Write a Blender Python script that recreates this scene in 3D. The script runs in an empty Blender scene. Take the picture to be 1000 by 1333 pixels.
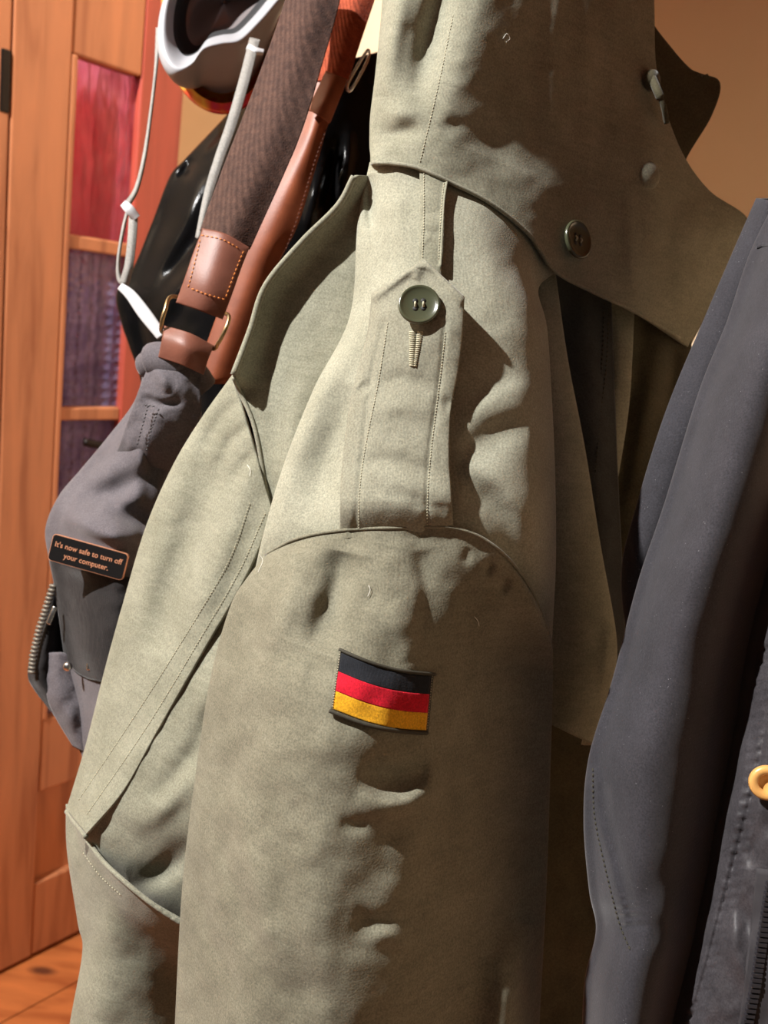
import bpy, math, random
import numpy as np
from mathutils import Vector, Matrix
random.seed(4); rng = np.random.RandomState(7)
scene = bpy.context.scene
col = scene.collection

# ------------------------------------------------------------------ camera
F = 1100.0                      # focal length in pixels of the 1000 x 1333 frame
CAM = Vector((0, 0, 1.55)); PITCH = math.radians(13.9); ROLL = math.radians(8.2)
ROT = Matrix.Rotation(math.pi/2 - PITCH, 4, 'X') @ Matrix.Rotation(ROLL, 4, 'Z')
cd = bpy.data.cameras.new('camera'); cam = bpy.data.objects.new('camera', cd); col.objects.link(cam)
cam.matrix_world = Matrix.Translation(CAM) @ ROT
cd.sensor_fit = 'HORIZONTAL'; cd.sensor_width = 36.0; cd.lens = F/1000*36; cd.clip_start = .02
cd.dof.use_dof = True; cd.dof.focus_distance = .475; cd.dof.aperture_fstop = 15
scene.camera = cam
# ------------------------------------------------------------------ world, lamps, exposure
w = bpy.data.worlds.new('world'); scene.world = w; w.use_nodes = True
bg = w.node_tree.nodes['Background']; bg.inputs[0].default_value = (1.0, .89, .78, 1); bg.inputs[1].default_value = .072
def lamp(name, loc, power, color, r):
    l = bpy.data.lights.new(name, 'POINT'); l.energy = power; l.color = color; l.shadow_soft_size = r
    o = bpy.data.objects.new(name, l); col.objects.link(o); o.location = loc; return o
lamp('hall_lamp', (-1.48, .02, 2.98), 470, (1.0, .985, .96), .022)        # bulb of the hall, up and to the left
lamp('corridor_lamp', (-1.15, 1.25, 2.35), 6, (1.0, .72, .50), .10)      # warmer lamp near the glazed door
lamp('next_room_lamp', (-1.0, 1.79, 2.28), 16, (1.0, .90, .88), .08)     # light behind the glass
scene.view_settings.view_transform = 'Standard'; scene.view_settings.look = 'None'
scene.view_settings.gamma = 1; scene.view_settings.use_curve_mapping = False
scene.view_settings.exposure = 0.12

# ------------------------------------------------------------------ helpers
R3 = np.array(ROT.to_3x3()); C0 = np.array(CAM)
def W(px, py, d):
    px, py, d = np.broadcast_arrays(*[np.asarray(a, float) for a in (px, py, d)])
    c = np.stack([(px-500)/F*d, -(py-666.5)/F*d, -d], -1)
    return c @ R3.T + C0
def lin(c):
    return tuple(((v/255)/12.92 if v/255 <= .04045 else ((v/255+.055)/1.055)**2.4) for v in c) + (1,)
ROOT = {}
def empty(name, loc):
    o = bpy.data.objects.new(name, None); col.objects.link(o); o.location = loc; o.empty_display_size = .02
    ROOT[o.name] = np.array(loc, float); return o
def tag(o, label=None, cat=None, group=None, kind=None):
    if label: o['label'] = label
    if cat: o['category'] = cat
    if group: o['group'] = group
    if kind: o['kind'] = kind
    return o
def obj(name, verts, faces, mat, parent=None, origin=None, smooth=True):
    verts = np.asarray(verts, float).reshape(-1, 3)
    if parent is not None: org = ROOT[parent.name]
    else: org = np.array(origin if origin is not None else verts.mean(0))
    me = bpy.data.meshes.new(name)
    if isinstance(faces, np.ndarray): faces = faces.tolist()
    me.from_pydata((verts-org).tolist(), [], faces)
    if smooth: me.polygons.foreach_set('use_smooth', [True]*len(me.polygons))
    me.materials.append(mat); me.update()
    o = bpy.data.objects.new(name, me); col.objects.link(o)
    ROOT[o.name] = org
    if parent is not None:
        o.parent = parent
    else: o.location = org
    return o
def mesh_rec(o):            # fix normals outward
    import bmesh
    bm = bmesh.new(); bm.from_mesh(o.data); bmesh.ops.recalc_face_normals(bm, faces=bm.faces); bm.to_mesh(o.data); bm.free()

def cr(P, n, closed=False):
    """Catmull-Rom resample of control points P (k, ...) to n samples along axis 0"""
    P = np.asarray(P, float); k = len(P)
    if closed:
        t = np.linspace(0, k, n, endpoint=False); i = np.floor(t).astype(int); f = t-i
        p0, p1, p2, p3 = P[(i-1) % k], P[i % k], P[(i+1) % k], P[(i+2) % k]
    else:
        if k == 2: P = np.stack([P[0], (P[0]+P[1])/2, P[1]]); k = 3
        E = np.concatenate([[2*P[0]-P[1]], P, [2*P[-1]-P[-2]]])
        t = np.linspace(0, k-1, n); i = np.minimum(np.floor(t).astype(int), k-2); f = t-i
        p0, p1, p2, p3 = E[i], E[i+1], E[i+2], E[i+3]
    f = f.reshape((-1,)+(1,)*(P.ndim-1))
    return .5*(2*p1 + (p2-p0)*f + (2*p0-5*p1+4*p2-p3)*f*f + (3*p1-p0-3*p2+p3)*f**3)
LAT = rng.rand(256, 256)
def vnoise(x, y, seed=0):
    x = x+seed*37.3; y = y+seed*11.7
    i = np.floor(x).astype(int); j = np.floor(y).astype(int); u = x-i; v = y-j
    u = u*u*(3-2*u); v = v*v*(3-2*v)
    g = lambda a, b: LAT[a % 256, b % 256]
    return (g(i, j)*(1-u)+g(i+1, j)*u)*(1-v)+(g(i, j+1)*(1-u)+g(i+1, j+1)*u)*v - .5
def fbm(x, y, seed=0, o=3):
    return sum(vnoise(x*2**k, y*2**k, seed+k)/2**k for k in range(o))
def fold_field(px, py, folds):
    """sum of folds: (polyline, width_left, width_right, height in mm[, 'flat'])"""
    out = np.zeros_like(px)
    for fo in folds:
        pts = np.asarray(fo[0], float); wl, wr, a = fo[1:4]; flat = len(fo) > 4
        if len(pts) > 2: pts = cr(pts, len(pts)*6)
        if len(pts) == 1:
            out += a*np.exp(-(((px-pts[0, 0])/wl)**2+((py-pts[0, 1])/wr)**2)); continue
        seg = np.hypot(*np.diff(pts, axis=0).T); L = seg.sum(); acc = 0
        best = np.full(px.shape, 1e9); sd = np.zeros_like(px); tt = np.zeros_like(px)
        for (p, q, l) in zip(pts[:-1], pts[1:], seg):
            e = (q-p)/max(l, 1e-6); rx, ry = px-p[0], py-p[1]
            s = np.clip(rx*e[0]+ry*e[1], 0, l); dx, dy = rx-s*e[0], ry-s*e[1]
            dd = np.hypot(dx, dy); m = dd < best
            best = np.where(m, dd, best); sd = np.where(m, e[0]*ry-e[1]*rx, sd); tt = np.where(m, (acc+s)/L, tt); acc += l
        wd = np.where(sd > 0, wl, wr)        # sd > 0: to the left when walking along the line (image y runs down)
        tp = 1 if flat else np.sin(np.pi*np.clip(tt, 0.02, .98))**.6
        out += a*tp*np.exp(-(best/wd)**2)
    return out
class Surf: pass
def grid_faces(nv, nu, off=0, closed=False):
    cols = nu if closed else nu-1
    r, c = np.meshgrid(np.arange(nv-1), np.arange(cols), indexing='ij'); c2 = (c+1) % nu
    return np.stack([r*nu+c, r*nu+c2, (r+1)*nu+c2, (r+1)*nu+c], -1).reshape(-1, 4)+off
def normals(G):
    du = np.gradient(G, axis=1); dv = np.gradient(G, axis=0); n = np.cross(dv, du)
    n /= np.linalg.norm(n, axis=-1, keepdims=True)+1e-12
    s = np.sign(np.sum(n*(C0-G), -1).sum()); return n*(s if s else 1)
def panel(name, net, mat, parent, nu=90, nv=120, folds=(), thick=.0022, noise=(0, 60), wrapL=None, wrapR=None,
          puff=0, linv=False, base=None, off=0, fine=.12, seed=1, origin=None, pw=9):
    """a piece of cloth with real thickness; the net gives rows of (px, py, depth)"""
    rows = []
    for r in net:
        r = [list(map(float, p)) for p in r]
        if wrapL: r = [[r[0][0]+wrapL[0], r[0][1], r[0][2]+wrapL[1]], [r[0][0]+wrapL[0]*.15, r[0][1], r[0][2]+wrapL[1]*.45]] + r
        if wrapR: r = r + [[r[-1][0]-wrapR[0]*.15, r[-1][1], r[-1][2]+wrapR[1]*.45], [r[-1][0]-wrapR[0], r[-1][1], r[-1][2]+wrapR[1]]]
        rows.append(cr(np.array(r), nu))
    A = np.stack(rows)
    if linv:
        t = np.linspace(0, len(A)-1, nv); i = np.minimum(t.astype(int), len(A)-2); f = (t-i)[:, None, None]
        A = A[i]*(1-f)+A[i+1]*f
    else: A = cr(A, nv)
    px, py, d = A[..., 0], A[..., 1], A[..., 2].copy()
    if base is not None: d = base(px, py) - off + (d if net[0][0][2] < .2 else 0)
    h = fold_field(px, py, folds)
    if noise[0]: h = h + noise[0]*fbm(px/noise[1], py/noise[1], seed)
    if fine: h = h + fine*fbm(px/14., py/14., seed+5, 2)
    if puff:
        U = np.linspace(0, 1, nu)[None]; V = np.linspace(0, 1, nv)[:, None]
        wpx = np.abs(px[:, -1]-px[:, 0]).mean()+np.abs(py[:, -1]-py[:, 0]).mean()*.3; hpx = np.hypot(px[-1]-px[0], py[-1]-py[0]).mean()
        e = np.minimum(np.minimum(U, 1-U)*wpx, np.minimum(V, 1-V)*hpx); h = h+puff*(1-np.exp(-e/pw))
    d = d - h/1000.
    G = W(px, py, d); N = normals(G); B = G-N*thick
    n = nu*nv; V = np.concatenate([G.reshape(-1, 3), B.reshape(-1, 3)])
    f1 = grid_faces(nv, nu); f2 = grid_faces(nv, nu, n)[:, ::-1]
    idx = np.arange(n).reshape(nv, nu)
    rim = np.concatenate([idx[0], idx[1:, -1], idx[-1, -2::-1], idx[-2:0:-1, 0]]); nx = np.roll(rim, -1)
    f3 = np.stack([nx, rim, rim+n, nx+n], -1)
    o = obj(name, V, np.concatenate([f1, f2, f3]), mat, parent, origin); mesh_rec(o)
    s = Surf(); s.o = o; kc = len(net[0])-1+2*bool(wrapL)+2*bool(wrapR); uu = np.linspace(0, kc, nu)
    keep = (uu >= 2*bool(wrapL)-.01) & (uu <= kc-2*bool(wrapR)+.01)
    s.px, s.py, s.d = px[:, keep].ravel(), py[:, keep].ravel(), d[:, keep].ravel(); s.G = G; s.N = N; s.A = np.stack([px, py, d], -1)
    return s
def surf(s):
    def q(px, py):
        px, py = np.broadcast_arrays(np.asarray(px, float), np.asarray(py, float)); sh = px.shape
        a, b = px.ravel(), py.ravel(); out = np.empty(a.size)
        for k in range(0, a.size, 400):
            D = (a[k:k+400, None]-s.px)**2+(b[k:k+400, None]-s.py)**2
            j = np.argpartition(D, 6, axis=1)[:, :6]; ww = 1/(np.take_along_axis(D, j, 1)+.3)
            out[k:k+400] = (s.d[j]*ww).sum(1)/ww.sum(1)
        return out.reshape(sh)
    return q
def tube_net(name, rows, mat, parent, nu=150, nv=160, folds=(), noise=(0, 60), fine=.12, seed=1, back=.06, origin=None, nfront=None, caps=True):
    """closed tube (a sleeve): rows of front points left to right; the back half is added behind"""
    full = []
    for r in rows:
        r = [list(map(float, p)) for p in r]; L, R = r[0], r[-1]; bk = []
        for t in (.12, .38, .62, .88):
            x = R[0]+(L[0]-R[0])*t; y = R[1]+(L[1]-R[1])*t; dd = R[2]+(L[2]-R[2])*t+back*math.sin(math.pi*t)**.6
            bk.append([x, y, dd])
        full.append(cr(np.array(r+bk), nu, closed=True)); nf = len(r)
    A = cr(np.stack(full), nv)
    px, py, d = A[..., 0], A[..., 1], A[..., 2].copy()
    u = np.linspace(0, nf+4, nu, endpoint=False); mask = (np.clip((u+.3)/.6, 0, 1)*np.clip((nf-1-u+.3)/.6, 0, 1))[None]
    h = fold_field(px, py, folds)
    if noise[0]: h = h + noise[0]*fbm(px/noise[1], py/noise[1], seed)
    if fine: h = h+fine*fbm(px/14., py/14., seed+5, 2)
    d = d-h*mask/1000.
    G = W(px, py, d); V = G.reshape(-1, 3); fs = grid_faces(nv, nu, closed=True).tolist()
    if caps: fs += [list(range(nu)), [(nv-1)*nu+i for i in range(nu)][::-1]]
    o = obj(name, V, fs, mat, parent, origin); mesh_rec(o)
    s = Surf(); s.o = o; fr = np.broadcast_to(mask > .5, px.shape)
    s.px, s.py, s.d = px[fr], py[fr], d[fr]; return s
def bulge_row(L, R, dL, dM, dR, n=8, sag=0, p=1.0, k=1.0):
    out = []
    for i in range(n):
        s = i/(n-1); t = (1-math.cos(math.pi*s))/2*.75+s*.25
        b = math.sin(math.pi*t**k)**p if t > 0 and t < 1 else 0
        e = dL+(dR-dL)*t; m = (dL+dR)/2-dM
        out.append((L[0]+(R[0]-L[0])*t, L[1]+(R[1]-L[1])*t+sag*4*t*(1-t), e-m*b))
    return out
def sweep(pts, r, n=8, closed=False, flat=1.0, upv=None):
    """tube around world points (k,3); r scalar or list; returns verts, faces"""
    P = np.asarray(pts, float); k = len(P); r = np.broadcast_to(np.asarray(r, float), (k,))
    T = (np.roll(P, -1, 0)-np.roll(P, 1, 0)) if closed else np.gradient(P, axis=0)
    T /= np.linalg.norm(T, axis=1, keepdims=True)+1e-12
    V = []; up = np.array(upv if upv is not None else R3[:, 2])
    for p, t, rr in zip(P, T, r):
        b = np.cross(t, up); b /= np.linalg.norm(b)+1e-9; nn = np.cross(b, t)
        for a in np.linspace(0, 2*np.pi, n, endpoint=False): V.append(p+rr*(math.cos(a)*b+flat*math.sin(a)*nn))
    fs = []
    for i in range(k if closed else k-1):
        j = (i+1) % k
        for a in range(n): fs.append([i*n+a, i*n+(a+1) % n, j*n+(a+1) % n, j*n+a])
    if not closed: fs += [list(range(n))[::-1], [(k-1)*n+a for a in range(n)]]
    return np.array(V), fs
def tubeP(name, pts, r, mat, parent, n=8, base=None, off=0, samples=None, closed=False, flat=1.0, origin=None):
    """tube along pixel points (px,py,d) or (px,py) lying on a surface"""
    P = np.asarray(pts, float); P = cr(P, samples or len(P)*8, closed=closed)
    d = base(P[:, 0], P[:, 1])-off if base is not None else P[:, 2]
    v, f = sweep(W(P[:, 0], P[:, 1], d), r, n, closed, flat)
    o = obj(name, v, f, mat, parent, origin); mesh_rec(o); return o
def stitches(name, lines, mat, parent, base=None, off=.0004, step=4.2, r=.00032, dash=.62, d=None):
    """rows of sewing thread: small raised dashes, joined in one mesh"""
    V, Fc = [], []
    for ln in lines:
        P = np.asarray(ln, float); P = cr(P, max(40, len(P)*30))
        seg = np.hypot(*np.diff(P[:, :2], axis=0).T); acc = np.concatenate([[0], np.cumsum(seg)])
        m = int(acc[-1]/step)
        for i in range(m):
            q = np.array([i*step, i*step+step*dash/2, i*step+step*dash])
            xs = np.interp(q, acc, P[:, 0]); ys = np.interp(q, acc, P[:, 1])
            dd = base(xs, ys)-off if base is not None else (np.interp(q, acc, P[:, 2]) if P.shape[1] > 2 else np.full(3, d))
            v, f = sweep(W(xs, ys, dd), [r*.5, r, r*.5], 5)
            o0 = sum(len(a) for a in V); V.append(v); Fc += [[a+o0 for a in ff] for ff in f]
    o = obj(name, np.concatenate(V), Fc, mat, parent); o['kind'] = 'stuff'; return o
def box_frame(o, x, y, z, lo, hi, bev=0.0):
    """verts/faces of a box in frame (o; x,y,z)"""
    V = [np.array(o)+np.array(x)*a+np.array(y)*b+np.array(z)*c for a in (lo[0], hi[0]) for b in (lo[1], hi[1]) for c in (lo[2], hi[2])]
    return np.array(V), [[0, 1, 3, 2], [4, 6, 7, 5], [0, 4, 5, 1], [2, 3, 7, 6], [0, 2, 6, 4], [1, 5, 7, 3]]
def boxo(name, fr, lo, hi, mat, parent=None, bev=.0, origin=None):
    v, f = box_frame(*fr, lo, hi); o = obj(name, v, f, mat, parent, origin, smooth=False); mesh_rec(o)
    if bev:
        m = o.modifiers.new('bevel', 'BEVEL'); m.width = bev; m.segments = 2
    return o
def lathe_at(name, prof, c, n, mat, parent, seg=36, xhint=None):
    """profile (radius, height) turned about axis n at world point c"""
    n = np.array(n, float); n /= np.linalg.norm(n); x = np.cross(n, [0.13, .2, 1]); x /= np.linalg.norm(x); y = np.cross(n, x)
    V = []; Fc = []
    for r, h in prof:
        for a in np.linspace(0, 2*np.pi, seg, endpoint=False): V.append(np.array(c)+r*(math.cos(a)*x+math.sin(a)*y)+h*n)
    for i in range(len(prof)-1):
        for a in range(seg): Fc.append([i*seg+a, i*seg+(a+1) % seg, (i+1)*seg+(a+1) % seg, (i+1)*seg+a])
    Fc += [list(range(seg)), [(len(prof)-1)*seg+a for a in range(seg)]]
    o = obj(name, V, Fc, mat, parent); mesh_rec(o); return o

# ------------------------------------------------------------------ materials
def mat(name, base=(128, 128, 128), rough=.8, metal=0, spec=.5, sheen=0, coat=0):
    m = bpy.data.materials.new(name); m.use_nodes = True; b = m.node_tree.nodes['Principled BSDF']
    b.inputs['Base Color'].default_value = lin(base); b.inputs['Roughness'].default_value = rough; b.inputs['Metallic'].default_value = metal
    b.inputs['Specular IOR Level'].default_value = spec
    if sheen: b.inputs['Sheen Weight'].default_value = sheen; b.inputs['Sheen Roughness'].default_value = .4
    if coat: b.inputs['Coat Weight'].default_value = coat; b.inputs['Coat Roughness'].default_value = .12
    return m, m.node_tree, b
def N(nt, t, **k):
    n = nt.nodes.new(t)
    for a, v in k.items():
        if a in n.inputs.keys(): n.inputs[a].default_value = v
        else: setattr(n, a, v)
    return n
def coords(nt, scale=(1, 1, 1), rot=(0, 0, 0)):
    tc = N(nt, 'ShaderNodeTexCoord'); mp = N(nt, 'ShaderNodeMapping'); mp.inputs['Scale'].default_value = scale; mp.inputs['Rotation'].default_value = rot
    nt.links.new(tc.outputs['Object'], mp.inputs['Vector']); return mp.outputs['Vector']
def ramp(nt, fac, stops):
    r = N(nt, 'ShaderNodeValToRGB'); e = r.color_ramp.elements
    while len(e) < len(stops): e.new(.5)
    for q, (p, c) in zip(e, stops): q.position = p; q.color = lin(c)
    nt.links.new(fac, r.inputs['Fac']); return r.outputs['Color']
def mixc(nt, fac, a, b, mode='MIX'):
    m = N(nt, 'ShaderNodeMix', data_type='RGBA', blend_type=mode)
    if isinstance(fac, float): m.inputs['Factor'].default_value = fac
    else: nt.links.new(fac, m.inputs['Factor'])
    for s, k in ((a, 'A'), (b, 'B')):
        i = [q for q in m.inputs if q.name == k and q.type == 'RGBA'][0]
        if isinstance(s, tuple): i.default_value = s
        else: nt.links.new(s, i)
    return [q for q in m.outputs if q.type == 'RGBA'][0]
def cloth(name, c1, c2, weave=1300, wv_w=.25, bump=.35, rough=.92, sheen=.15, specks=0, mottle=28, spec=.25, tw=(.5, .2, .9), slub=False):
    m, nt, b = mat(name, c1, rough, sheen=sheen, spec=spec); L = nt.links.new
    v = coords(nt); no = N(nt, 'ShaderNodeTexNoise', Scale=mottle, Detail=6.0, Roughness=.65); L(v, no.inputs['Vector'])
    c = ramp(nt, no.outputs['Fac'], [(.32, c2), (.66, c1)])
    fv = coords(nt, (1, 1, 1), tw); wv = N(nt, 'ShaderNodeTexWave', Scale=weave/6.28, Distortion=1.2, Detail=1.0); wv.inputs['Detail Scale'].default_value = 2; L(fv, wv.inputs['Vector'])
    fn = N(nt, 'ShaderNodeTexNoise', Scale=900.0, Detail=2.0); L(v, fn.inputs['Vector'])
    mixh = N(nt, 'ShaderNodeMath', operation='ADD'); wm = N(nt, 'ShaderNodeMath', operation='MULTIPLY'); wm.inputs[1].default_value = wv_w; L(wv.outputs['Fac'], wm.inputs[0]); L(wm.outputs[0], mixh.inputs[0]); L(fn.outputs['Fac'], mixh.inputs[1])
    th = ramp(nt, fn.outputs['Fac'], [(.3, (205, 205, 205)), (.7, (255, 255, 255))])
    c = mixc(nt, 1.0, c, th, 'MULTIPLY')
    if slub:
        sl_ = N(nt, 'ShaderNodeTexNoise', Scale=150.0, Detail=3.0); L(coords(nt, (.35, .35, 2.6), (.12, .1, 0)), sl_.inputs['Vector'])
        c = mixc(nt, 1.0, c, ramp(nt, sl_.outputs['Fac'], [(.34, (243, 243, 242)), (.62, (255, 255, 255))]), 'MULTIPLY')
    if specks:
        sp = N(nt, 'ShaderNodeTexVoronoi', Scale=420.0); L(v, sp.inputs['Vector'])
        sr = ramp(nt, sp.outputs['Distance'], [(.0, (255, 255, 255)), (specks, (0, 0, 0))])
        sn = N(nt, 'ShaderNodeTexNoise', Scale=160.0); L(v, sn.inputs['Vector']); sr2 = ramp(nt, sn.outputs['Fac'], [(.55, (0, 0, 0)), (.62, (255, 255, 255))])
        fac = mixc(nt, 1.0, sr, sr2, 'MULTIPLY'); c = mixc(nt, fac, c, lin((128, 125, 130)))
    L(c, b.inputs['Base Color'])
    bp = N(nt, 'ShaderNodeBump', Strength=bump, Distance=.0004); L(mixh.outputs[0], bp.inputs['Height']); L(bp.outputs['Normal'], b.inputs['Normal'])
    return m
def wood(name, c1, c2, scale=(14, 14, 1.4), rough=.42, knot=True, knotscale=(3.5, 3.5, 1.6), coat=.15):
    m, nt, b = mat(name, c1, rough, coat=coat); L = nt.links.new
    v = coords(nt, scale); n1 = N(nt, 'ShaderNodeTexNoise', Scale=2.2, Detail=5.0, Distortion=.6); L(v, n1.inputs['Vector'])
    c = ramp(nt, n1.outputs['Fac'], [(.30, c2), (.50, c1), (.72, tuple(min(255, int(q*1.08)) for q in c1))])
    if knot:
        kv = coords(nt, knotscale); vo = N(nt, 'ShaderNodeTexVoronoi', Scale=1.6); L(kv, vo.inputs['Vector'])
        kr = ramp(nt, vo.outputs['Distance'], [(.05, (255, 255, 255)), (.13, (0, 0, 0))]); c = mixc(nt, kr, c, lin((92, 48, 28)))
    L(c, b.inputs['Base Color']); bp = N(nt, 'ShaderNodeBump', Strength=.12, Distance=.002); L(n1.outputs['Fac'], bp.inputs['Height']); L(bp.outputs['Normal'], b.inputs['Normal'])
    return m
M = {}
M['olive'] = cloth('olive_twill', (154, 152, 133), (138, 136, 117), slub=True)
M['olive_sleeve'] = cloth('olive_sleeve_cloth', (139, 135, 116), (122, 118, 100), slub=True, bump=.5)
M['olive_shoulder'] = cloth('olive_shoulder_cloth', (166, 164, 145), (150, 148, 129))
M['olive2'] = cloth('olive_twill_pale', (152, 150, 132), (140, 137, 119), weave=1500)
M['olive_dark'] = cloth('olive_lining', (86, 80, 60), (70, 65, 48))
M['slate'] = cloth('slate_lining', (66, 66, 64), (52, 52, 50), weave=900)
M['thread'] = mat('olive_thread', (176, 170, 145), .8)[0]
M['thread_dark'] = mat('dark_thread', (52, 48, 36), .8)[0]
M['button'] = mat('olive_plastic', (66, 68, 50), .22, spec=.6)[0]
M['hole'] = mat('button_hole_dark', (18, 18, 14), .7)[0]
M['flag_black'] = cloth('flag_black', (38, 40, 46), (28, 30, 35), weave=2600, sheen=.05)
M['flag_red'] = cloth('flag_red', (214, 24, 48), (190, 14, 38), weave=2600, sheen=.1)
M['flag_gold'] = cloth('flag_gold', (238, 176, 40), (222, 156, 26), weave=2600, sheen=.1)
M['shell'] = cloth('charcoal_softshell', (60, 58, 63), (51, 49, 53), weave=2400, bump=.2, sheen=.35, specks=.16)
M['nylon'] = cloth('charcoal_nylon', (72, 68, 71), (56, 53, 56), weave=2600, bump=.08, rough=.5, sheen=.1, mottle=60)
M['canvas'] = cloth('grey_canvas', (106, 100, 104), (92, 86, 90), weave=1100, bump=.5)
M['canvas_dark'] = cloth('dark_canvas', (38, 34, 34), (28, 25, 25), weave=900, bump=.7)
M['webbing'] = cloth('brown_webbing', (92, 66, 56), (66, 46, 40), weave=520, wv_w=1.0, bump=1.0, mottle=160)
M['webbing_orange'] = cloth('rust_webbing', (176, 82, 52), (140, 60, 38), weave=700, wv_w=1.0, bump=1.0, mottle=160)
def leather(name, c, c2, rough=.46, spec=.28):
    m, nt, b = mat(name, c, rough, spec=spec); v = coords(nt); n = N(nt, 'ShaderNodeTexNoise', Scale=45.0, Detail=4.0); nt.links.new(v, n.inputs['Vector'])
    nt.links.new(ramp(nt, n.outputs['Fac'], [(.3, c2), (.7, c)]), b.inputs['Base Color'])
    f = N(nt, 'ShaderNodeTexNoise', Scale=700.0); nt.links.new(v, f.inputs['Vector']); bp = N(nt, 'ShaderNodeBump', Strength=.15, Distance=.0006); nt.links.new(f.outputs['Fac'], bp.inputs['Height']); nt.links.new(bp.outputs['Normal'], b.inputs['Normal'])
    return m
M['leather'] = leather('brown_leather', (128, 80, 64), (108, 65, 52))
M['leather_tan'] = leather('tan_leather', (138, 74, 46), (112, 56, 34))
M['orange_thread'] = mat('orange_thread', (216, 128, 52), .7)[0]
M['dark_brown_thread'] = mat('dark_brown_thread', (86, 44, 26), .8)[0]
M['brass'] = mat('aged_brass', (168, 146, 110), .32, 1)[0]
M['steel'] = mat('steel', (200, 198, 195), .25, 1)[0]
M['black_gloss'] = leather('glossy_black', (14, 13, 14), (10, 10, 10), .16, .06)
M['navy_gloss'] = mat('glossy_vinyl', (30, 34, 44), .2, spec=.8)[0]
M['white_rubber'] = mat('pale_grey_rubber', (150, 150, 154), .45)[0]
M['foam'] = mat('dark_foam', (40, 39, 40), .95)[0]
M['smoke'] = mat('grey_inner_lens', (120, 112, 112), .18, spec=.7)[0]
M['elastic'] = cloth('grey_elastic', (160, 157, 152), (142, 139, 134), weave=1600, bump=.4)
M['white_plastic'] = mat('white_plastic', (190, 190, 192), .35)[0]
def lens_mat():
    m, nt, b = mat('mirrored_lens', (200, 60, 40), .2, .05, coat=.5); v = coords(nt, (16, 16, 16)); n = N(nt, 'ShaderNodeTexNoise', Scale=1.6, Detail=2.0); nt.links.new(v, n.inputs['Vector'])
    nt.links.new(ramp(nt, n.outputs['Fac'], [(.3, (206, 40, 120)), (.42, (226, 60, 50)), (.54, (240, 190, 70)), (.66, (226, 80, 46))]), b.inputs['Base Color']); return m
M['lens'] = lens_mat()
M['wood'] = wood('pine_varnished', (178, 114, 76), (150, 88, 55))
M['wood_red'] = wood('wood_in_red_light', (164, 72, 56), (142, 58, 44), knot=False)  # red light on the right door stile is put into this wood colour
M['floor'] = wood('pine_floor', (176, 100, 52), (150, 78, 38), scale=(3, 14, 14), knotscale=(2, 5, 5), coat=.3)
def plaster(name, c, c2):
    m, nt, b = mat(name, c, .85, spec=.3); v = coords(nt); n = N(nt, 'ShaderNodeTexNoise', Scale=6.0, Detail=4.0); nt.links.new(v, n.inputs['Vector'])
    nt.links.new(ramp(nt, n.outputs['Fac'], [(.3, c2), (.7, c)]), b.inputs['Base Color'])
    f = N(nt, 'ShaderNodeTexNoise', Scale=160.0, Detail=3.0); nt.links.new(v, f.inputs['Vector']); bp = N(nt, 'ShaderNodeBump', Strength=.15, Distance=.001); nt.links.new(f.outputs['Fac'], bp.inputs['Height']); nt.links.new(bp.outputs['Normal'], b.inputs['Normal'])
    return m
M['plaster'] = plaster('cream_plaster', (214, 188, 156), (206, 179, 147))
M['tan_button'] = mat('tan_plastic', (214, 160, 92), .3)[0]
M['zip_tape'] = mat('zip_tape', (48, 45, 48), .85)[0]
M['zip'] = mat('black_zip', (44, 42, 46), .35, spec=.6)[0]
M['pin_face'] = mat('black_enamel', (24, 22, 22), .25)[0]
M['grey_zip'] = mat('grey_zip', (120, 112, 100), .5, .4)[0]
M['copper'] = mat('copper', (212, 146, 112), .4, .3)[0]
M['dark_metal'] = mat('dark_metal', (40, 36, 34), .4, .8)[0]

# ------------------------------------------------------------------ the room
def plane_hit(px, py, n, c):
    d0 = W(px, py, 1.0)-C0; t = (c-np.dot(n, C0))/np.dot(n, d0); return C0+t*d0
vp = W(1480, 510, 1.0)-C0
DX = np.array([vp[0], vp[1], 0]); DX /= np.linalg.norm(DX); DZ = np.array([0, 0, 1.]); DN = np.cross(DX, DZ)   # door frame: along, up, out
if np.dot(DN, C0-W(50, 600, 2)) < 0: DN = -DN
foot = plane_hit(0, 1267, DZ, 0.0); DC = np.dot(DN, foot)
DO = np.array(foot); DO[2] = 0
def dq(px, py):
    p = plane_hit(px, py, DN, DC)-DO; return np.dot(p, DX), p[2]
DF = (DO, DX, DZ, DN)
# wall that the coats hang on
WN = np.array([.876, .483, 0]); WN /= np.linalg.norm(WN); WC = .62; WD = np.array([-WN[1], WN[0], 0])
WF = (WN*WC, WD, DZ, WN)
t_c = (WC-np.dot(WN, DO))/np.dot(WN, DX); s_c = np.dot(WD, DO+DX*t_c)
tag(boxo('wall_right', WF, (-1.6, 0, 0), (s_c, 2.85, .12), M['plaster']), 'cream plaster wall behind the hanging coats', 'wall', kind='structure')
s_tr = dq(235, 160)[0]; s_gr = dq(186, 60)[0]; s_gl = dq(82, 300)[0]; s_l = dq(8, 300)[0]
if t_c > s_tr: tag(boxo('wall_far', DF, (s_tr+.002, 0, -.14), (t_c+.1, 2.85, -.03), M['plaster']), 'cream plaster wall between the glazed door and the coats', 'wall', kind='structure')
tag(boxo('trim_1', DF, (s_l-.10, 0, -.10), (s_l-.002, 2.12, .004), M['wood'], bev=.004), 'pine door post at the left edge of the photograph', 'door frame', kind='structure')
tag(boxo('trim_2', DF, (s_l-.10, 2.06, -.10), (s_tr, 2.14, .004), M['wood'], bev=.004), 'pine lintel above the glazed door', 'door frame', kind='structure')
tag(boxo('wall_above', DF, (s_l-.10, 2.14, -.14), (s_tr, 2.85, -.02), M['plaster']), 'plaster wall above the glazed door', 'wall', kind='structure')
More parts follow.
